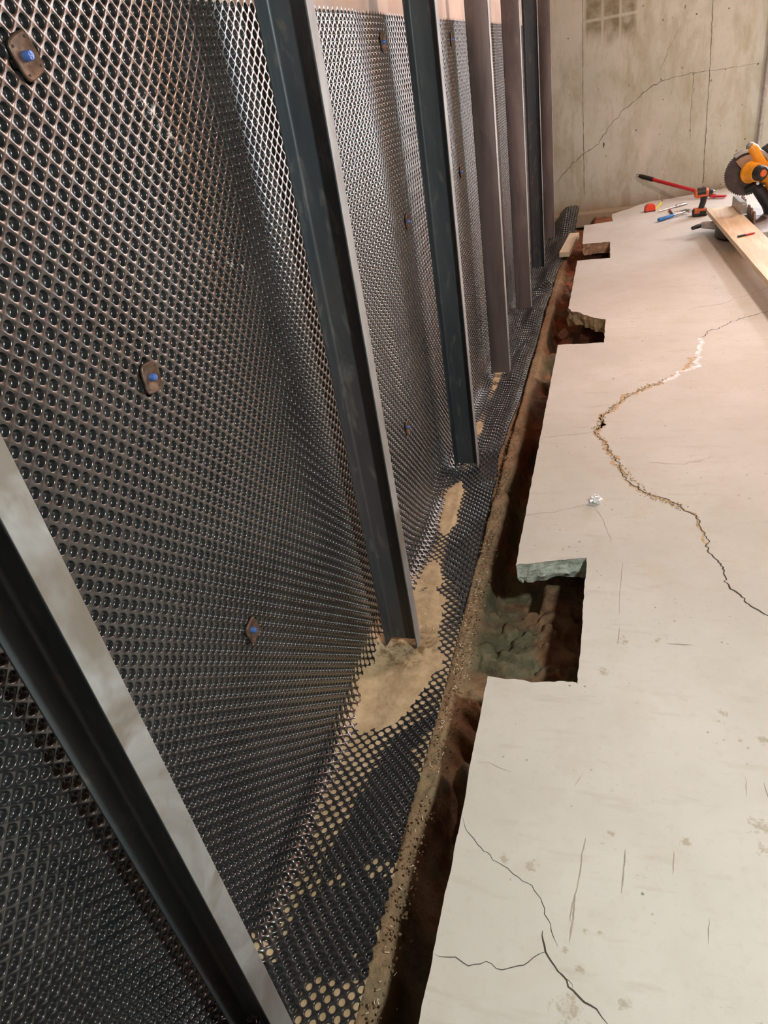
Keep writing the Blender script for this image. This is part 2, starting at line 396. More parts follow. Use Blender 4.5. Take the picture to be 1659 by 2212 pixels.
# ---------------------------------------------------------------- soil
def build_soil():
    xs = np.concatenate([np.arange(-.555, .02, .0045), np.arange(.02, 1.2, .02)]); ys = np.concatenate([np.arange(-.4, 2.2, .005), np.arange(2.2, 5.70, .009)])
    X, Y = np.meshgrid(xs, ys, indexing='ij')
    n1 = fbm(X * 9, Y * 9, 4, 3); n2 = fbm(X * 45, Y * 45, 4, 11); n3 = fbm(X * 22, Y * 22, 3, 31)
    notch = np.zeros_like(X)
    for y0, y1 in ((.944, 1.31), (2.741, 3.08), (4.037, 4.41)):
        notch = np.maximum(notch, sst(y0 - .03, y0 + .0, Y) * sst(y1 + .035, y1 + .01, Y))
    notch = notch * sst(-.01, -.035, X)
    z = -.165 + 0 * X
    lip = sst(-.37, -.335, X) * sst(-.285 + (n1 - .5) * .03, -.315 + (n1 - .5) * .03, X)
    z = z + lip * .022
    trench = sst(-.315 + (n1 - .5) * .05, -.268 + (n1 - .5) * .04, X) * (1 - notch)
    depth = .085 + .05 * (n1 - .5)
    # places where the trench is part filled
    fill = np.clip(np.exp(-((Y - .84) / .06) ** 2) * .5 + np.exp(-((Y - 2.35) / .10) ** 2) * .9 + np.exp(-((Y - 2.6) / .12) ** 2) * 1.0 + np.exp(-((Y - 3.75) / .22) ** 2) * 1.1 + sst(4.3, 4.7, Y), 0, 1)
    z = z - trench * depth * (1 - fill * .95)
    z = z - notch * sst(-.30, -.25, X) * (.012 + .03 * (1 - sst(.03, .07, Y - .944) * 1.0) * (Y < 1.5))
    under = sst(-.19, -.15, X) * (1 - notch) * (Y < 4.97)
    z = z + under * .10
    # chunky clods in the notches
    cl = np.abs(n3 - .5) * 2
    z = z + (n1 - .5) * .03 + (n2 - .5) * .014 + notch * (sst(.1, .35, cl) - .5) * .018 * sst(-.33, -.25, X)
    mound = np.exp(-(((X + .262) / .018) ** 2 + ((Y - .845) / .035) ** 2)) * .05 + np.exp(-(((X + .235) / .015) ** 2 + ((Y - .80) / .02) ** 2)) * .04
    z = z + mound * (.6 + .8 * n3)
    # keep below the slab and under the plastic sheet
    z = np.where((X < -.345), np.minimum(z, -.168), z)
    back = sst(4.95, 5.1, Y) * sst(-.22, -.15, X)
    z = z * (1 - back) + back * (-.09 + (n1 - .5) * .05)
    inside = (X > -.17) & (notch < .5)
    z = np.where(inside & (Y < 4.9), np.minimum(z, -.072), z)
    z = np.where(Y > 5.1, np.minimum(z, -.055), z)
    o = obj('soil', gridmesh('soil', X, Y, z), M['soil'], smooth=True)
    tag(o, 'reddish brown and grey green wet soil in the trench and notches beside the slab', 'soil', kind='stuff')
build_soil()

# ---------------------------------------------------------------- dimpled membrane
EY = np.array([-1, .37, 1.02, 1.6, 1.95, 2.02, 2.4, 3.0, 3.83, 4.6, 5.1, 5.7]); EX = np.array([-.318, -.321, -.322, -.335, -.345, -.352, -.338, -.33, -.332, -.31, -.28, -.25])
PITCH = .0225; ROW = PITCH / 2; TOP = 1.13; S1 = TOP + .088; AA = 1.66
def sheet(Y, S):
    """points and normals of the sheet for station Y and run S from the top edge"""
    r_ = .058 - .012 * sst(1.0, .7, Y) + .004 * np.sin(Y * 5)
    z_ = TOP - np.minimum(S, S1)
    wave = fbm(Y * 3.1 + z_ * .8, z_ * 1.7 + Y * .5, 2, 51) - .5
    bay = sst(1.17, 1.3, Y) * sst(1.97, 1.85, Y)
    xw = -.533 + .006 * wave + bay * .020 * (fbm(Y * 7 + z_ * 1.2, z_ * 1.3, 2, 77) - .5) + .006 * (fbm(Y * 7, z_ * 4, 2, 5) - .5) * sst(.3, .0, z_)
    xw = np.minimum(xw, -.517)
    a = np.clip((S - S1) / r_, 0, AA); t = np.maximum(0, S - S1 - r_ * AA)
    xa = xw + r_ - r_ * np.cos(a); za = np.minimum(TOP - np.minimum(S, S1), 9) - r_ * np.sin(a)
    Lf = STOT - S1 - r_ * AA
    ex = np.interp(Y, EY, EX); k = (ex - (xw + r_ - r_ * math.cos(AA))) / Lf
    x = xa + t * k; f = np.clip(t / Lf, 0, 1)
    rip = .010 * (fbm(Y * 6, f * 1.5, 2, 91) - .5) * 2
    rid = .014 * np.exp(-((Y - 2.045 - .03 * f) / .045) ** 2) - .010 * np.exp(-((Y - 1.92) / .05) ** 2) + .012 * np.exp(-((Y - 1.60 + .05 * f) / .05) ** 2) * sst(.9, .3, f) + .022 * np.exp(-((Y - 4.05) / .035) ** 2) - .012 * np.exp(-((Y - 3.93) / .05) ** 2) \
        + .008 * np.sin(Y * 9 + 1) * sst(2.1, 2.4, Y) + sst(1.95, 2.2, Y) * .12 * f * f * (1 - f)
    z = za - t * math.cos(AA) * 1.1 + sst(0, .5, f) * (rip + rid) + sst(5.15, 5.62, Y) * .11 * sst(-.05, .8, f + .25)
    return x, Y + 0 * x, z
STOT = S1 + .055 * AA + .145
def build_membrane():
    cols, rows = int((5.64 + .35) / PITCH), int(STOT / ROW)
    STOTr = rows * ROW
    def cells(y0, y1, nb, prof):
        j, i = np.meshgrid(np.arange(1, rows), np.arange(cols), indexing='ij')
        cy = -.35 + (i + .5 * (j % 2)) * PITCH; cs = j * ROW
        m_ = (cy >= y0) & (cy < y1); cy = cy[m_]; cs = cs[m_]; n = len(cy)
        per = nb // 4; off = []
        cor = [(ROW, 0), (0, ROW), (-ROW, 0), (0, -ROW)]
        for q in range(4):
            a = cor[q]; b = cor[(q + 1) % 4]
            for k in range(per): off.append((a[0] + (b[0] - a[0]) * k / per, a[1] + (b[1] - a[1]) * k / per))
        off = np.array(off); ang = np.arctan2(off[:, 1], off[:, 0])
        by = cy[:, None] + off[:, 0]; bs = cs[:, None] + off[:, 1]
        key = np.round(by * 2e4).astype(np.int64) * 1000000 + np.round(bs * 2e4).astype(np.int64)
        uk, ui, inv = np.unique(key.reshape(-1), return_index=True, return_inverse=True)
        BY = by.reshape(-1)[ui]; BS = bs.reshape(-1)[ui]; inv = inv.reshape(n, nb)
        Ys = [BY]; Ss = [BS]; Ds = [np.zeros(len(BY))]; base = len(BY); ids = [inv]
        for rr, d in prof:
            Ys.append((cy[:, None] + rr * np.cos(ang)).reshape(-1)); Ss.append((cs[:, None] + rr * np.sin(ang)).reshape(-1)); Ds.append(np.full(n * nb, d))
            ids.append(base + np.arange(n * nb).reshape(n, nb)); base += n * nb
        Ys.append(cy); Ss.append(cs); Ds.append(np.full(n, prof[-1][1] - .0002)); cen = base + np.arange(n)
        Yv = np.concatenate(Ys); Sv = np.clip(np.concatenate(Ss), 0, STOTr - ROW * .6); Dv = np.concatenate(Ds)
        e = 5e-4
        P = np.stack(sheet(Yv, Sv), -1); Pa = np.stack(sheet(Yv + e, Sv), -1); Pb = np.stack(sheet(Yv, Sv + e), -1)
        Nn = np.cross(Pb - P, Pa - P); Nn /= np.linalg.norm(Nn, axis=1)[:, None]
        # make the normal face the room: +X on the wall part
        if Nn[np.argmin(Sv)][0] < 0: Nn = -Nn
        co = P - Nn * Dv[:, None]
        loops = []; sizes = []
        for a, b in zip(ids, ids[1:]):
            q = np.stack([a, np.roll(a, -1, 1), np.roll(b, -1, 1), b], -1).reshape(-1, 4); loops.append(q.reshape(-1)); sizes.append(np.full(len(q), 4))
        a = ids[-1]; q = np.stack([a, np.roll(a, -1, 1), np.repeat(cen[:, None], nb, 1)], -1).reshape(-1, 3)
        loops.append(q.reshape(-1)); sizes.append(np.full(len(q), 3))
        return co, np.concatenate(loops), np.concatenate(sizes)
    A = cells(-9, 1.25, 16, [(.0067, 0), (.0061, .0006), (.0057, .0016), (.0048, .0058), (.0041, .0066), (.0022, .0068)])
    B = cells(1.25, 99, 8, [(.0066, .0001), (.0059, .0010), (.0047, .0060), (.0038, .0067)])
    co = np.concatenate([A[0], B[0]]); lp = np.concatenate([A[1], B[1] + len(A[0])]); sz = np.concatenate([A[2], B[2]])
    me = rawmesh('drainage_membrane', co, lp, sz)
    o = obj('drainage_membrane', me, M['mem'])
    tag(o, 'black dimpled plastic drainage sheet lining the left wall and folding out over the soil', 'plastic sheet')
build_membrane()
def build_sand():
    ys = np.arange(.25, 3.6, .003); ss = np.arange(S1 - .03, STOT - .01, .0025)
    Y, S = np.meshgrid(ys, ss, indexing='ij')
    x, y, z = sheet(Y, S); e = 5e-4
    P = np.stack([x, y, z], -1); Pa = np.stack(sheet(Y + e, S), -1); Pb = np.stack(sheet(Y, S + e), -1)
    Nn = np.cross(Pb - P, Pa - P); Nn /= np.linalg.norm(Nn, axis=2)[..., None]
    Nn *= np.sign(Nn[..., 2:3] + Nn[..., 0:1])
    n1 = fbm(Y * 22, S * 22, 4, 61); n2 = fbm(Y * 120, S * 120, 3, 66); n0 = fbm(Y * 7, S * 7, 2, 21)
    cen = np.interp(Y, [.2, .5, .7, .95, 1.1, 1.3, 1.5, 1.9, 2.3], [.075, .082, .080, .10, .125, .115, .10, .095, .09]) + S1
    wid = np.interp(Y, [.2, .45, .62, .80, .95, 1.03, 1.12, 1.25, 1.38, 1.46, 1.60, 1.68, 1.86, 1.93, 2.3, 2.5, 2.9, 3.3], [.050, .045, .035, .05, .07, .085, .085, .06, .055, .045, .018, .035, .034, .01, .028, .012, .03, .012])
    pk = np.interp(Y, [.2, .50, .66, .80, .93, 1.03, 1.25, 1.42, 1.55, 1.68, 1.86, 1.95, 2.3, 2.5, 2.9, 3.4], [-.0074, -.0066, -.0046, -.0012, .0022, .0045, .0050, .0025, -.0020, .0040, .0040, -.005, .003, -.004, .003, -.008])
    d = np.abs(S - cen) / wid / np.where(Y < 1.5, .85, 1)
    m_ = pk - (.006 + .004 * (Y > 1.4)) * np.clip(d - .45, 0, 9) * 1.2 + (n1 - .5) * .006 + (n2 - .5) * .0012 + (n0 - .5) * .004
    # scattered dirt in single cups over the near flap
    m_ = np.maximum(m_, np.where((Y < 1.05), -.0095 + .0060 * sst(.58, .74, fbm(Y * 16, S * 16, 2, 8)) + .0, -1))
    co = P + Nn * np.minimum(m_, .007)[..., None]
    keep = m_ > -.0072
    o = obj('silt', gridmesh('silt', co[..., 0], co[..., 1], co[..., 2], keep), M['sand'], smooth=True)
    tag(o, 'pale tan silt settled in the fold and cups of the black sheet', 'silt', kind='stuff')
build_sand()

# ---------------------------------------------------------------- steel channel posts
def channel_mesh():
    D, FL, T, Hh = .078, .034, .0045, 2.17
    h = D / 2; pr = []
    # C section open towards -Y; web outer face at y=FL
    pr += [(-h, 0), (-h, FL - .003), (-h + .001, FL - .001), (-h + .003, FL), (h - .003, FL), (h - .001, FL - .001), (h, FL - .003), (h, 0), (h - .0006, -.0003), (h - .0028, -.0003), (h - .0035, .0006)]
    for k in range(6):
        a = k / 5 * math.pi / 2; pr.append((h - .006 - .006 * (1 - math.cos(a)) + .0, FL - T - .006 + .006 * math.sin(a)))
    for k in range(6):
        a = math.pi / 2 - k / 5 * math.pi / 2; pr.append((-h + .006 + .006 * (1 - math.cos(a)), FL - T - .006 + .006 * math.sin(a)))
    pr += [(-h + .0035, .0006), (-h + .0028, -.0003), (-h + .0006, -.0003)]
    bm = BM(); rings = []
    for z in np.linspace(0, Hh, 12): rings.append([bm.verts.new((x, y, z)) for x, y in pr])
    n = len(pr)
    for a, b in zip(rings, rings[1:]):
        for i in range(n):
            f = bm.faces.new((a[i], a[(i + 1) % n], b[(i + 1) % n], b[i]))
            x0, y0 = pr[i]; x1, y1 = pr[(i + 1) % n]
            if abs(x0 - x1) < .0012 and abs(abs(x0) - h) < .0012: f.material_index = 1  # outer flange faces take the paler grey material
            if y0 == y1 == FL: f.material_index = 2
    bm.faces.new(rings[0]); bm.faces.new(rings[-1])
    return bm
posts = [(.318, 0, 'nearest steel channel post crossing the lower left corner, with a bright dusty outer flange'),
         (1.122, 0, 'long dark steel channel post standing in the silt opposite the nearest notch'),
         (1.970, 0, 'open steel channel post ending at a fold in the black sheet'),
         (2.785, 1, 'first of the posts showing a flat closed face, third back from the corner post'),
         (3.655, 1, 'brownish flat faced steel post just in front of the narrow black open post'),
         (4.440, 0, 'narrow black open steel channel, second to last before the back wall'),
         (5.240, 1, 'last steel post in the row, standing closest to the concrete back wall')]
proto = None
for y, flip, lab in posts:
    if proto is None: proto = o = obj('channel_post', channel_mesh(), [M['steel'], M['greyish'], M['web']], smooth=35)
    else: o = proto.copy(); COL.objects.link(o)
    o.location = (-.459 if y > 1 else -.459, y + (.034 if flip else 0), -.130 if y < 1 else -.125); o.rotation_euler = (0, 0, math.pi if flip else 0)
    tag(o, lab, 'steel post', 'steel posts along the membrane wall')

# ---------------------------------------------------------------- fixing plates
def plate(y, z, rot, lab, first=[None]):
    S_ = TOP - z; x = float(sheet(np.array([y]), np.array([S_]))[0][0]) + .002
    if first[0] is None:
        e = empty('fixing_plate', (0, 0, 0))
        bm = BM(); W, Hh = .0165, .0185; n = 28; rings = []
        hole = [( .011, .0125), (-.011, .0125), (.011, -.0125), (-.011, -.0125)]
        def pt(a, k):
            c_, s_ = math.cos(a), math.sin(a); q = (abs(c_) ** 5 + abs(s_) ** 5) ** (-1 / 5); return (k * W * c_ * q, k * Hh * s_ * q)
        for k, h_ in ((1, 0), (1, .0022), (.93, .0032), (.6, .0022), (.42, .0005), (.22, .0003)):
            rings.append([bm.verts.new((h_, *pt(2 * math.pi * i / n, k))) for i in range(n)])
        for a, b in zip(rings, rings[1:]):
            for i in range(n): bm.faces.new((a[i], a[(i + 1) % n], b[(i + 1) % n], b[i]))
        bm.faces.new(rings[-1]); bm.faces.new(rings[0][::-1])
        for hy, hz in hole: tube(bm, [(.001, hy, hz), (.0036, hy, hz)], .0013, 8, mi=1)
        p = obj('plate', bm, [M['rust'], M['crack']], e, smooth=40)
        bm = BM(); tube(bm, [(0, 0, 0), (.006, 0, 0), (.0075, 0, 0)], [.0046, .0046, .0036], 16); box(bm, (.0078, 0, 0), (.0006, .0062, .0012)); box(bm, (.0078, 0, 0), (.0006, .0012, .0062))
        s = obj('screw', bm, M['screw'], e, smooth=40); s['label'] = 'blue coated screw head'
        first[0] = e
    else:
        e = first[0].copy(); COL.objects.link(e)
        for ch in first[0].children:
            c = ch.copy(); COL.objects.link(c); c.parent = e
    e.location = (x, y, z); e.rotation_euler = (rot, 0, 0)
    tag(e, lab, 'fixing plate', 'rusty fixing plates on the black sheet')
for y, z, rot, lab in ((.655, 1.068, .35, 'rusty fixing plate with a blue screw in the top left corner of the photo'),
                       (.672, .740, -.12, 'rusty square fixing plate with a blue screw, middle one left of the long open post'),
                       (.700, .306, .2, 'small dark fixing plate low on the sheet beside the nearest long post'),
                       (1.86, 1.069, .1, 'fixing plate high in the bay right of the long open post'),
                       (1.87, .674, 0, 'fixing plate halfway up in the bay right of the long open post'),
                       (1.62, .20, .1, 'fixing plate low in the bay right of the long open post'),
                       (2.70, 1.07, 0, 'fixing plate high on the sheet just before the first flat faced post'),
                       (2.66, .68, .1, 'fixing plate halfway up the sheet before the first flat faced post'),
                       (3.45, 1.07, 0, 'fixing plate high on the sheet between the two flat faced brown posts'),
                       (3.45, .64, 0, 'fixing plate halfway up the sheet between the two flat faced brown posts')):
    plate(y, z, rot, lab)

# ---------------------------------------------------------------- room shell
WY = 5.675
def wall_back():
    bm = BM(); box(bm, (1.2, WY + .06, .92), (3.7, .12, 2.4))
    def rib(pts, w, mi, sd=0, jit=.004, step=.012):
        P = []
        for a, b in zip(pts, pts[1:]):
            a = ony(*a, WY); b = ony(*b, WY); m_ = max(1, int((b - a).length / step))
            for k in range(m_): P.append(a.lerp(b, k / m_))
        P.append(ony(*pts[-1], WY)); L = len(P); prev = None
        for i, p in enumerate(P):
            t = (P[min(i + 1, L - 1)] - P[max(i - 1, 0)]).normalized(); nn = Vector((-t.z, 0, t.x))
            o = nn * vn1(i * .7 + sd) * jit; ww = w * (.4 + .6 * abs(vn1(i * .31 + sd * 2)))
            p = Vector((p.x, WY - .0006, p.z)) + o
            e = (bm.verts.new(p + nn * ww / 2), bm.verts.new(p - nn * ww / 2))
            if prev: bm.faces.new((prev[0], e[0], e[1], prev[1])).material_index = mi
            prev = e
    rib([(1259, -30), (1259, 200), (1261, 330), (1262, 420)], .0045, 1, 1, .0015)
    rib([(1542, -30), (1533, 150), (1525, 280), (1519, 395)], .0055, 1, 2, .003)
    rib([(1203, 392), (1225, 365), (1262, 332), (1293, 312), (1312, 280), (1345, 240), (1375, 215), (1395, 196), (1420, 180), (1447, 168)], .0055, 1, 3, .007)
    rib([(1447, 168), (1495, 158), (1560, 150), (1640, 137)], .003, 1, 4, .004)
    rib([(1425, 150), (1450, 95), (1470, 60)], .002, 1, 5, .006)
    rib([(1500, 158), (1492, 240), (1490, 300)], .003, 1, 6, .004)
    for px, py, w, h in ((1304, 313, .011, .034), (1309, 337, .006, .01), (1227, 83, .008, .01), (1505, 30, .010, .012), (1432, 43, .006, .016), (1575, 18, .008, .01), (1480, 15, .006, .02), (1637, 138, .012, .014),
                         (1497, 160, .007, .01), (1428, 172, .006, .014), (1358, 184, .004, .014), (1567, 150, .006, .012), (1424, 290, .004, .012), (1556, 272, .005, .01), (1609, 300, .01, .012), (1328, 397, .004, .004),
                         (1432, 215, .008, .006), (1374, 281, .010, .012), (1293, 193, .004, .01), (1519, 405, .006, .018), (1557, 398, .005, .01), (1230, 206, .005, .01), (1490, 282, .006, .014)):
        c = ony(px, py, WY); n = 10
        vs = [bm.verts.new((c.x + w / 2 * math.cos(k * .628) * (1 + .35 * _T[k + px]), WY - .0008, c.z + h / 2 * math.sin(k * .628) * (1 + .35 * _T[k + px + 50]))) for k in range(n)]
        bm.faces.new(vs).material_index = 1
    for px, py, w, h in ((1430, 366, .018, .06), (1437, 368, .010, .05), (1340, 383, .008, .05), (1386, 418, .012, .05), (1425, 425, .010, .05), (1429, 315, .012, .03), (1215, 410, .02, .04)):
        c = ony(px, py, WY); n = 12
        vs = [bm.verts.new((c.x + w / 2 * math.cos(k * .5236) * (1 + .5 * _T[k + px]), WY - .0007, c.z + h / 2 * math.sin(k * .5236) * (1 + .4 * _T[k + px + 50]))) for k in range(n)]
        bm.faces.new(vs).material_index = 2
    o = obj('wall_back', bm, [M['wall'], M['seam'], simple('lime_bloom', (.66, .65, .58), .9)])
    tag(o, kind='structure')
    bm = BM(); # footing ledge at the foot of the back wall
    box(bm, (-.14, WY - .05, -.10), (.85, .10, .10)); o = obj('trim_1', bm, M['wall'], bev=.01); tag(o, kind='structure')
wall_back()
def wallbox(name, c, s, m_, bev=0):
    bm = BM(); box(bm, c, s); o = obj(name, bm, m_, bev=bev); tag(o, kind='structure'); return o
wallbox('wall_left', (-.64, 2.2, .92), (.16, 7.0, 2.4), M['pinkwall'])
wallbox('wall_near', (1.2, -1.26, .92), (3.7, .12, 2.4), M['wall'])
wallbox('wall_right', (3.06, 2.2, .92), (.12, 7.0, 2.4), M['wall'])
wallbox('trim_3', (2.99, 2.2, 1.48), (.02, 6.8, 1.26), M['ply'])  # ply added out of view so the sheet mirrors orange up high
wallbox('ceiling', (1.2, 2.2, 2.16), (3.8, 7.1, .08), M['joist'])
bm = BM(); pa = ony(1640, 300, WY - .02); tube(bm, [(pa.x, WY - .014, -.02), (pa.x, WY - .014, 2.1)], .0125, 16)
o = obj('conduit', bm, M['pipe'], smooth=40); tag(o, 'thin grey vertical pipe fixed to the back wall behind the saw', 'pipe')

# ---------------------------------------------------------------- wood block on the sheet
def oriented_box(name, a, b, w, t, m_, parent=None, bev=.001, up=Vector((0, 0, 1))):
    a = Vector(a); b = Vector(b); d = (b - a); y = d.normalized(); x = y.cross(up).normalized(); z = x.cross(y)
    rot = Matrix((x, y, z)).transposed(); bm = BM(); box(bm, (0, 0, 0), (w, d.length, t), rot)
    return obj(name, bm, m_, parent, bev=bev, loc=(a + b) / 2)
a = onz(1219, 550, -.095); b_ = onz(1241, 508, -.070)
o = oriented_box('wood_block', a, b_, .062, .03, M['white_wood']); tag(o, 'short pale offcut of wood lying on the end of the black sheet by the trench', 'wood block')

# ---------------------------------------------------------------- foil ball
def blob(c, rad, seed, amp=.35, sub=3, sq=(1, 1, 1)):
    bm = BM(); bmesh.ops.create_icosphere(bm, subdivisions=sub, radius=1); rs = random.Random(seed)
    ax = [(Vector((rs.gauss(0, 1), rs.gauss(0, 1), rs.gauss(0, 1))).normalized(), rs.uniform(.55, .95)) for _ in range(16)]
    for v in bm.verts:
        q = v.co.normalized(); s = 1
        for n_, d_ in ax:
            dd = q.dot(n_)
            if dd > d_: s = min(s, d_ / dd)
        s *= 1 + amp * .15 * rs.gauss(0, 1)
        v.co = Vector((q.x * sq[0], q.y * sq[1], q.z * sq[2])) * s * rad
        v.co += Vector(c)
    return bm
p = onz(1287, 1085); bm = blob((0, 0, 0), .0155, 3, 1.6, 3, (1.1, .9, .75))
o = obj('foil_ball', bm, M['foil'], loc=(p.x, p.y, .0105)); tag(o, 'small crumpled silver foil ball lying on the slab', 'foil')

# ---------------------------------------------------------------- rubble chunks in trench and crumbs
def chunk(px, py, z, rad, seed, lab, m_='brk', sq=(1, 1, .7)):
    p = onz(px, py, z); o = obj('concrete_chunk', blob((0, 0, 0), rad, seed, .35, 3, sq), M[m_], loc=p); tag(o, lab, 'rubble', 'lumps of broken concrete in the trench'); return o
chunk(1250, 690, -.075, .045, 5, 'broken lump of concrete under the left part of the middle notch edge', sq=(1.5, .7, .7))
chunk(1293, 696, -.07, .026, 6, 'small broken lump wedged in the right corner of the middle notch', sq=(.9, .9, 1.3))
chunk(1218, 722, -.15, .035, 7, 'dark lump lying in the trench beside the middle notch', 'soil')
def stuffbits(name, lab, cat, gen, m_, n):
    bm = BM()
    for _ in range(n):
        c, s, rot = gen(); box(bm, c, s, rot)
    o = obj(name, bm, m_); tag(o, lab, cat, kind='stuff')
def rot_(flat=.5): 
    from mathutils import Euler
    return Euler((random.uniform(-flat, flat), random.uniform(-flat, flat), random.uniform(0, 6.28))).to_matrix()
def g1():
    i = random.random() ** .8; ptsc = [(1440, 820), (1360, 850), (1310, 890), (1285, 930), (1315, 970), (1340, 1010), (1400, 1068), (1480, 1098)]
    k = int(i * 6.99); q = onz(*ptsc[k]).lerp(onz(*ptsc[k + 1]), random.random()); s = random.uniform(.001, .0035)
    return (q.x + random.gauss(0, .005), q.y + random.gauss(0, .008), s * .4), (s, s * random.uniform(.6, 1.6), s * .8), rot_()
stuffbits('concrete_crumbs', 'tan concrete crumbs scattered along the wide crack in the slab', 'crumbs', g1, M['crumb'], 330)
def g2():
    y = random.choice([random.uniform(.35, 2.2), random.gauss(1.2, .22)]); x = float(np.interp(y, EY, EX)) + abs(random.gauss(0, .018)) * random.choice([1, 1, .6]) - .002; L = random.uniform(.002, .008)
    return (x, y, -.133 + random.uniform(-.004, .006)), (.0011, L, .0006), rot_()
stuffbits('wood_shavings', 'tiny pale wood shavings scattered on the soil along the sheet edge', 'shavings', g2, M['white_wood'], 170)
def g3():
    q = onz(random.gauss(920, 22), random.gauss(1330, 80), -.136); L = random.uniform(.002, .009)
    return (q.x, q.y, -.1365 + random.uniform(0, .003)), (.0013, L, .0006), rot_()
stuffbits('wood_slivers', 'pale wood slivers lying on the silt around the long post', 'slivers', g3, M['white_wood'], 60)
def g4():
    y = random.uniform(.3, 2.3); x = float(np.interp(y, EY, EX)) + random.gauss(.012, .012); s = random.uniform(.0012, .004)
    return (x, y, -.139 + random.uniform(-.003, .005)), (s, s, s * .8), rot_(1)
stuffbits('soil_crumbs', 'dry crumbs of soil strewn along the outer edge of the black sheet', 'soil crumbs', g4, M['soil'], 900)

# ---------------------------------------------------------------- tools on the far part of the slab
# tape measure
p = onz(1402, 457); e = empty('tape_measure', (p.x + .005, p.y, 0), .25, 'red tape measure with a short length of yellow tape pulled out', 'tape measure')
poly = [(-.030, 0), (.028, 0), (.032, .008), (.030, .035), (.018, .047), (-.018, .047), (-.032, .034), (-.034, .01)]
mt = Matrix.Rotation(math.pi / 2, 4, 'X')
obj('case', prism(BM(), poly, mt, .034), M['tapered'], e, bev=.004)
bm = BM(); prism(bm, [(-.034, -.001), (.03, -.001), (.03, .006), (-.034, .006)], mt, .037); obj('rubber_base', bm, M['black'], e)
bm = BM(); tube(bm, [(.03, 0, .006), (.07, .05, .018), (.105, .10, .03)], [.009, .009, .009], 8, sq=.12); obj('tape', bm, M['tapey'], e)
bm = BM(); box(bm, (.108, .105, .028), (.006, .004, .016)); obj('hook', bm, M['black'], e)
# ratchet wrench
a, b_ = onz(1423, 456, .008), onz(1485, 438, .010)
e = empty('wrench', a, 0, 'thin chrome wrench lying between the tape measure and the blue hammer', 'wrench'); v = b_ - a
bm = BM(); tube(bm, [(0, 0, 0), v * .05, v * .6], [.004, .006, .007], 10, sq=.6); obj('shaft', bm, M['chrome'], e, smooth=50)
bm = BM(); tube(bm, [v * .58, v * .62, v * .80, v * .97, v], [.008, .013, .013, .012, .006], 12, sq=.7); obj('grip', bm, M['chrome'], e, smooth=50)
# hammer
a, b_ = onz(1422, 475, .014), onz(1488, 455, .014)
e = empty('hammer', a, 0, 'hammer with a blue rubber grip lying on the slab', 'hammer'); v = b_ - a; side = Vector((-v.y, v.x, 0)).normalized()
bm = BM(); tube(bm, [(0, 0, 0), v * .03, v * .45, v * .5], [.009, .013, .011, .009], 14, sq=.85); obj('grip', bm, M['blue'], e, smooth=50)
bm = BM(); tube(bm, [v * .48, v * .95], .006, 10); obj('shaft', bm, M['chrome'], e, smooth=50)
bm = BM(); hc = v * .92 + Vector((0, 0, .004))
tube(bm, [hc - side * .03, hc - side * .022, hc - side * .02, hc + side * .012], [.012, .012, .009, .010], 14)
tube(bm, [hc + side * .01, hc + side * .035 + v * -.06, hc + side * .052 + v * -.20], [.010, .008, .003], 12, sq=.6); obj('head', bm, M['chrome'], e, smooth=50)
# marker
a, b_ = onz(1446, 453, .006), onz(1452, 462, .006)
e = empty('marker', a, 0, 'tiny red and black marker lying behind the blue hammer grip', 'marker'); v = b_ - a
obj('barrel', tube(BM(), [v * .45, v], .006, 10), M['black'], e); obj('cap', tube(BM(), [(0, 0, 0), v * .45], .0065, 10), M['red'], e)
# drill
DY = 4.86
def Q(px, py, dy=0): return ony(px, py, DY + dy)
base = onz(1512, 474); 
e = empty('cordless_drill', (base.x, DY, 0), 0, 'orange and black cordless drill standing upright on its battery', 'drill'); E0 = Vector(e.location)
def L_(px, py, dy=0): return Q(px, py, dy) - E0
bm = BM(); c = L_(1511, 466); poly = [(-.040, -.020), (.040, -.020), (.044, -.008), (.040, .016), (-.030, .020), (-.042, .006)]
zc = .022; prism(bm, poly, Matrix.Translation((.004, 0, zc)) @ mt, .062); bt = obj('battery', bm, M['black'], e, bev=.003)
bm = BM(); box(bm, (.004, -.002, zc + .016), (.062, .066, .010)); box(bm, (-.012, -.030, zc + .004), (.03, .006, .014)); obj('battery_latch', bm, M['orange'], bt, bev=.002)
bm = BM(); tube(bm, [Vector((.0, 0, .038)), L_(1514, 450), L_(1519, 436), L_(1521, 424)], [.017, .014, .0145, .018], 14, sq=1.2); gp = obj('handle', bm, M['black'], e, smooth=50)
bm = BM(); box(bm, L_(1524, 433, -.002), (.012, .014, .02)); obj('trigger', bm, M['orange'], gp, bev=.002)
ax0, ax1 = L_(1500, 419), L_(1533, 414); dv = ax1 - ax0
bm = BM(); tube(bm, [ax0 - dv * .02, ax0 + dv * .06, ax0 + dv * .5, ax0 + dv * .85, ax1], [.016, .026, .027, .024, .016], 18, sq=1.0); obj('motor_housing', bm, M['orange'], e, smooth=50)
bm = BM(); tube(bm, [ax0 + dv * .2 + Vector((0, -.004, .006)), ax0 + dv * .75 + Vector((0, -.004, .006))], [.0255, .0245], 16); obj('side_panel', bm, M['black'], e, smooth=50)
bm = BM(); tube(bm, [ax1 - dv * .05, ax1 + dv * .12, ax1 + dv * .25], [.019, .018, .010], 16); obj('chuck', bm, M['black'], e, smooth=50)
bm = BM(); tube(bm, [ax1 + dv * .2, ax1 + dv * .33], .012, 14); tube(bm, [ax1 + dv * .3, ax1 + dv * 1.0 + Vector((0, 0, .006))], .004, 8); obj('bit', bm, M['chrome'], e, smooth=50)
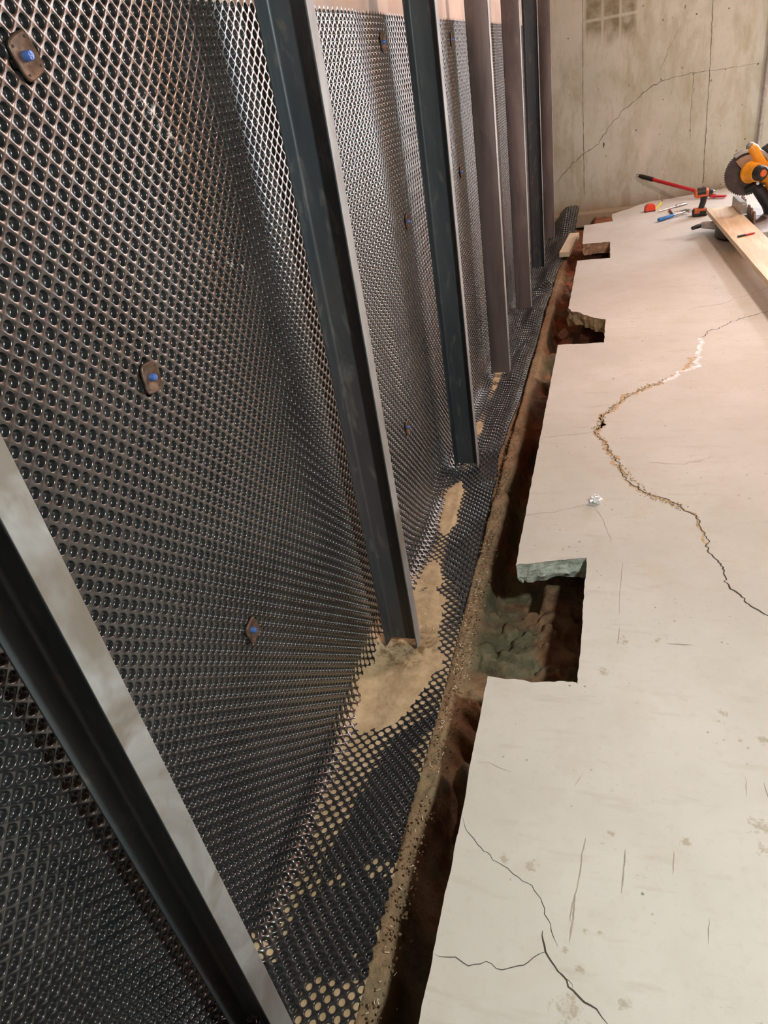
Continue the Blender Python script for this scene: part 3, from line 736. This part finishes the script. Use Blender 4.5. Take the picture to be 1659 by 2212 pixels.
# red bar leaning on the back wall
a = ony(1380, 380, 5.60); a = onz(1382, 380, 0) if False else a
b_ = onz(1546, 424, .012)
a = ony(1381, 380, 5.62)
e = empty('red_bar', b_, 0, 'long red bar with black end cap leaning on the back wall behind the drill', 'bar'); v = a - b_
bm = BM(); tube(bm, [(0, 0, 0), v * .82], .0115, 14); obj('bar', bm, M['red'], e, smooth=50)
bm = BM(); tube(bm, [v * .81, v * .96, v], [.0145, .0145, .011], 14); obj('end_cap', bm, M['black'], e, smooth=50)
bm = BM(); dn = v.normalized(); tube(bm, [v * 1.0 + Vector((0, 0, .008)), v + dn * .022 + Vector((0, 0, .004)), v + dn * .022 - Vector((0, 0, .008)), v - Vector((0, 0, .008))], .003, 8); obj('hanging_loop', bm, M['chrome'], e)
bm = BM(); box(bm, (.012, -.02, .002), (.10, .03, .012), Matrix.Rotation(-.5, 3, 'Z')); obj('flat_foot', bm, M['red'], e, bev=.002)
# mitre saw ------------------------------------------------------------------
SY = 4.36; TZ = .085     # blade plane and table height
s0 = onz(1606, 500, 0)
e = empty('mitre_saw', (s0.x + .04, SY, 0), 0, 'yellow and black mitre saw with a large round blade standing at the right edge', 'mitre saw'); S0 = Vector(e.location)
def K(px, py, dy=0): return ony(px, py, SY + dy) - S0
bc = K(1614, 374); br = (K(1614, 374) - K(1563, 388)).length
# blade with teeth
bm = BM(); nt = 60; poly = []
for k in range(nt):
    a = 2 * math.pi * k / nt; poly.append((br * math.cos(a), br * math.sin(a))); poly.append((br * .94 * math.cos(a + .03), br * .94 * math.sin(a + .02)))
prism(bm, poly, Matrix.Translation(bc) @ mt, .003); obj('blade', bm, M['blade'], e)
# upper guard
poly = [(br * .80 * math.cos(a), br * .80 * math.sin(a)) for a in np.linspace(.2, 2.35, 16)] + [(br * .12 * math.cos(a), br * .12 * math.sin(a)) for a in np.linspace(2.8, -.1, 6)]
bm = prism(BM(), poly, Matrix.Translation(bc + Vector((0, -.012, 0))) @ mt, .014); obj('upper_guard', bm, M['smoke'], e, bev=.002)
poly = [(br * 1.05 * math.cos(a), br * 1.05 * math.sin(a)) for a in np.linspace(.4, 2.25, 18)] + [(br * .90 * math.cos(a), br * .90 * math.sin(a)) for a in np.linspace(2.25, .4, 18)]
bm = prism(BM(), poly, Matrix.Translation(bc) @ mt, .034); obj('guard_rim', bm, M['alu'], e, bev=.002)
# motor
mc = K(1622, 372, -.03); md = Vector((.045, -.085, .002))
bm = BM(); tube(bm, [mc - md * .15, mc, mc + md * .1, mc + md * .6, mc + md * .62], [.052, .054, .047, .043, .034], 24); obj('gear_housing', bm, M['yellow'], e, smooth=40)
bm = BM(); tube(bm, [mc + md * .5, mc + md * .9, mc + md * 1.0], [.038, .036, .028], 24); mcap = obj('motor_cap', bm, M['black'], e, smooth=40)
bm = BM(); tube(bm, [mc + md * .99, mc + md * 1.05], [.018, .016], 18); obj('brush_cover', bm, M['orange'], mcap, smooth=40)
# arm and handle
bm = BM(); tube(bm, [K(1620, 316), K(1627, 322), K(1640, 345), K(1659, 385)], [.024, .030, .032, .040], 16, sq=.9); obj('handle', bm, M['yellow'], e, smooth=50)
bm = BM(); tube(bm, [K(1616, 311), K(1620, 315)], [.012, .023], 14); obj('handle_tip', bm, M['white_wood'] if False else M['alu'], e, smooth=50)
bm = BM(); tube(bm, [K(1650, 350), K(1672, 400), K(1690, 430)], [.05, .055, .05], 16, sq=.7); obj('arm', bm, M['yellow'], e, smooth=50)
bm = BM(); tube(bm, [K(1648, 338, .05), K(1680, 310, .09)], .013, 14); obj('rail', bm, M['chrome'], e, smooth=50)
bm = BM(); tube(bm, [K(1652, 326, .05), K(1690, 300, .09)], .024, 14); obj('grip', bm, M['black'], e, smooth=50)
bm = BM(); tube(bm, [K(1628, 400, .0), K(1640, 412, .0), K(1660, 440, .0), K(1672, 470, .0)], [.022, .030, .034, .040], 14); obj('pivot', bm, M['black'], e, smooth=50)
bm = BM(); tube(bm, [K(1610, 412), K(1632, 400)], [.018, .026], 12); obj('guard_link', bm, M['black'], e, smooth=50)
bm = BM(); tube(bm, [K(1636, 396, -.03), K(1637, 396, -.045)], .008, 12); obj('bolt', bm, M['chrome'], e)
# base: turntable, table, fence, mitre handle
tc = onz(1600, 492, TZ * .5) - S0
bm = BM(); tube(bm, [tc + Vector((0, 0, -.042)), tc + Vector((0, 0, -.03)), tc + Vector((0, 0, .035)), tc + Vector((0, 0, .040))], [.11, .125, .125, .118], 36); obj('turntable', bm, M['blade'], e, smooth=40)
bm = BM(); box(bm, tc + Vector((.10, 0, -.002)), (.20, .56, .078)); obj('base_casting', bm, M['alu'], e, bev=.006)
bm = BM(); h0 = onz(1553, 487, .055) - S0; h1 = onz(1516, 486, .055) - S0; h2 = onz(1494, 494, .05) - S0
tube(bm, [h0 + Vector((.05, 0, -.01)), h0, h1], [.035, .030, .022], 8, sq=.8); obj('mitre_arm', bm, M['alu'], e, bev=.002)
bm = BM(); tube(bm, [h1, h1.lerp(h2, .3), h1.lerp(h2, .9), h2], [.013, .016, .013, .005], 12, sq=.7); obj('mitre_knob', bm, M['black'], e, smooth=50)
for i, (x_, yy, w_, hh) in enumerate(((.0, .19, .16, .055), (.0, -.10, .26, .05))):
    bm = BM(); fx = onz(1604, 470, TZ).x - S0.x + .03 + .004
    L = w_; n = 9; poly = [(-L / 2, 0), (L / 2, 0)] + [((L / 2) - L * k / n, hh * (1 if k % 3 else .45)) for k in range(n + 1)]
    prism(bm, poly, Matrix.Translation((fx, yy, TZ)) @ Matrix.Rotation(math.pi / 2, 4, 'Z') @ mt, .010); obj('fence', bm, M['alu'] if i == 0 else M['brownmetal'], e, bev=.0015)
bm = BM(); f0 = onz(1650, 490, .05) - S0; tube(bm, [f0, f0 + Vector((.16, -.02, 0))], [.02, .02], 12, sq=.7); obj('support_leg', bm, M['chrome'], e, smooth=50)
# plank
pz = TZ + .022
A0 = onz(1526, 452, pz); A1 = onz(1659, 606, pz); dd = (A1 - A0).normalized(); B0 = onz(1584, 443, pz)
wd = (B0 - A0); wv = (wd - dd * wd.dot(dd)); width = wv.length; end = A0 + dd * 1.9
bm = BM(); z_ = Vector((0, 0, -.022)); wv2 = wv
vs = [bm.verts.new(q) for q in (A0, A0 + wd, end + wv2, end, A0 + z_, A0 + wd + z_, end + wv2 + z_, end + z_)]
for f in ((0, 1, 2, 3), (7, 6, 5, 4), (0, 4, 5, 1), (1, 5, 6, 2), (2, 6, 7, 3), (3, 7, 4, 0)): bm.faces.new([vs[q] for q in f])
o = obj('plank', bm, M['board'], bev=.001); tag(o, 'wide pale pine plank lying across the mitre saw table', 'plank')
# trestle-less far end of the plank rests on a wood offcut outside the frame
q = end + wv2 / 2 - dd * .12 + Vector((.08, 0, 0))
bm = BM(); box(bm, (q.x, q.y, (pz - .022) / 2), (.12, .09, pz - .022)); o = obj('support_block', bm, M['white_wood'], bev=.002); tag(o, 'wood offcut propping up the free end of the pine plank', 'wood block')
# marker on plank
a, b_ = onz(1594, 511, pz + .005), onz(1631, 503, pz + .005)
e = empty('marking_pen', a, 0, 'red and black marking pen lying on the pine plank', 'pen'); v = b_ - a
obj('cap', tube(BM(), [(0, 0, 0), v * .42], .0052, 10), M['black'], e); obj('barrel', tube(BM(), [v * .42, v * .9, v], [.0045, .0045, .002], 10), M['red'], e)
# metal stop on the plank end
a = onz(1584, 444, pz); b_ = onz(1603, 463, pz)
e = oriented_box('metal_stop', Vector((a.x, a.y, pz + .026)) + Vector((.006, 0, 0)), Vector((b_.x, b_.y, pz + .026)) + Vector((.006, 0, 0)), .028, .05, M['alu'], None, .002); tag(e, 'grey metal box section standing on the far end of the plank', 'metal stop')

# ---------------------------------------------------------------- lights
def area(name, loc, target, size, power, col):
    l = bpy.data.lights.new(name, 'AREA'); l.shape = 'DISK'; l.size = size; l.energy = power; l.color = col
    o = bpy.data.objects.new(name, l); COL.objects.link(o); o.location = loc
    o.rotation_euler = (Vector(target) - Vector(loc)).to_track_quat('-Z', 'Y').to_euler(); return o
area('work_lamp', (.56, .26, 1.28), (-.1, 1.2, 0), .09, 19, (.95, 1.0, .93))
area('work_lamp_warm', (.85, 2.6, 1.5), (0, 2.9, .2), .20, 23, (1.0, .76, .66))
area('work_lamp_far', (1.9, 4.5, 1.9), (.3, 4.9, 0), .12, 14, (1.0, .98, .93))
def spot(name, loc, target, power, col, ang):
    l = bpy.data.lights.new(name, 'SPOT'); l.energy = power; l.color = col; l.spot_size = ang; l.spot_blend = .5; l.shadow_soft_size = .08
    o = bpy.data.objects.new(name, l); COL.objects.link(o); o.location = loc
    o.rotation_euler = (Vector(target) - Vector(loc)).to_track_quat('-Z', 'Y').to_euler()
spot('added_ply_spot', (1.9, 2.6, 1.5), (2.5, 5.6, 1.15), 1250, (1.0, .70, .50), .85)  # unseen spot added to brighten the ply mirrored in the sheet
# added unseen glowing pane right of the pipe, for fill and bluish sheen
wallbox('trim_2', (2.27, WY - .01, 1.48), (1.46, .02, 1.26), M['ply'])  # unseen ply panel added for an orange reflection in the sheet
bm = BM(); box(bm, (1.36, WY - .022, 1.14), (.70, .02, 1.84)); pane = N('added_glow')
pane.b.inputs['Emission Color'].default_value = (.78, .88, 1.0, 1); pane.b.inputs['Emission Strength'].default_value = 12.0
o = obj('added_pane_1', bm, pane.out((.8, .8, .8), .3)); tag(o, kind='structure')
bm = BM()
for c_, s_ in (((1.01, WY - .02, 1.12), (.05, .04, 1.94)), ((1.73, WY - .02, 1.12), (.05, .04, 1.94)), ((1.37, WY - .03, .2), (.74, .05, .05)), ((1.37, WY - .03, 2.07), (.74, .04, .05))): box(bm, c_, s_)
obj('added_pane_frame', bm, M['white_wood'], o)  # surround of the added glowing pane
w = bpy.data.worlds.new('world'); C.world = w; w.use_nodes = True
w.node_tree.nodes['Background'].inputs[0].default_value = (.6, .7, .8, 1); w.node_tree.nodes['Background'].inputs[1].default_value = .04
C.view_settings.view_transform = 'Standard'; C.view_settings.look = 'None'; C.view_settings.gamma = 1; C.view_settings.exposure = 0; C.view_settings.use_curve_mapping = False
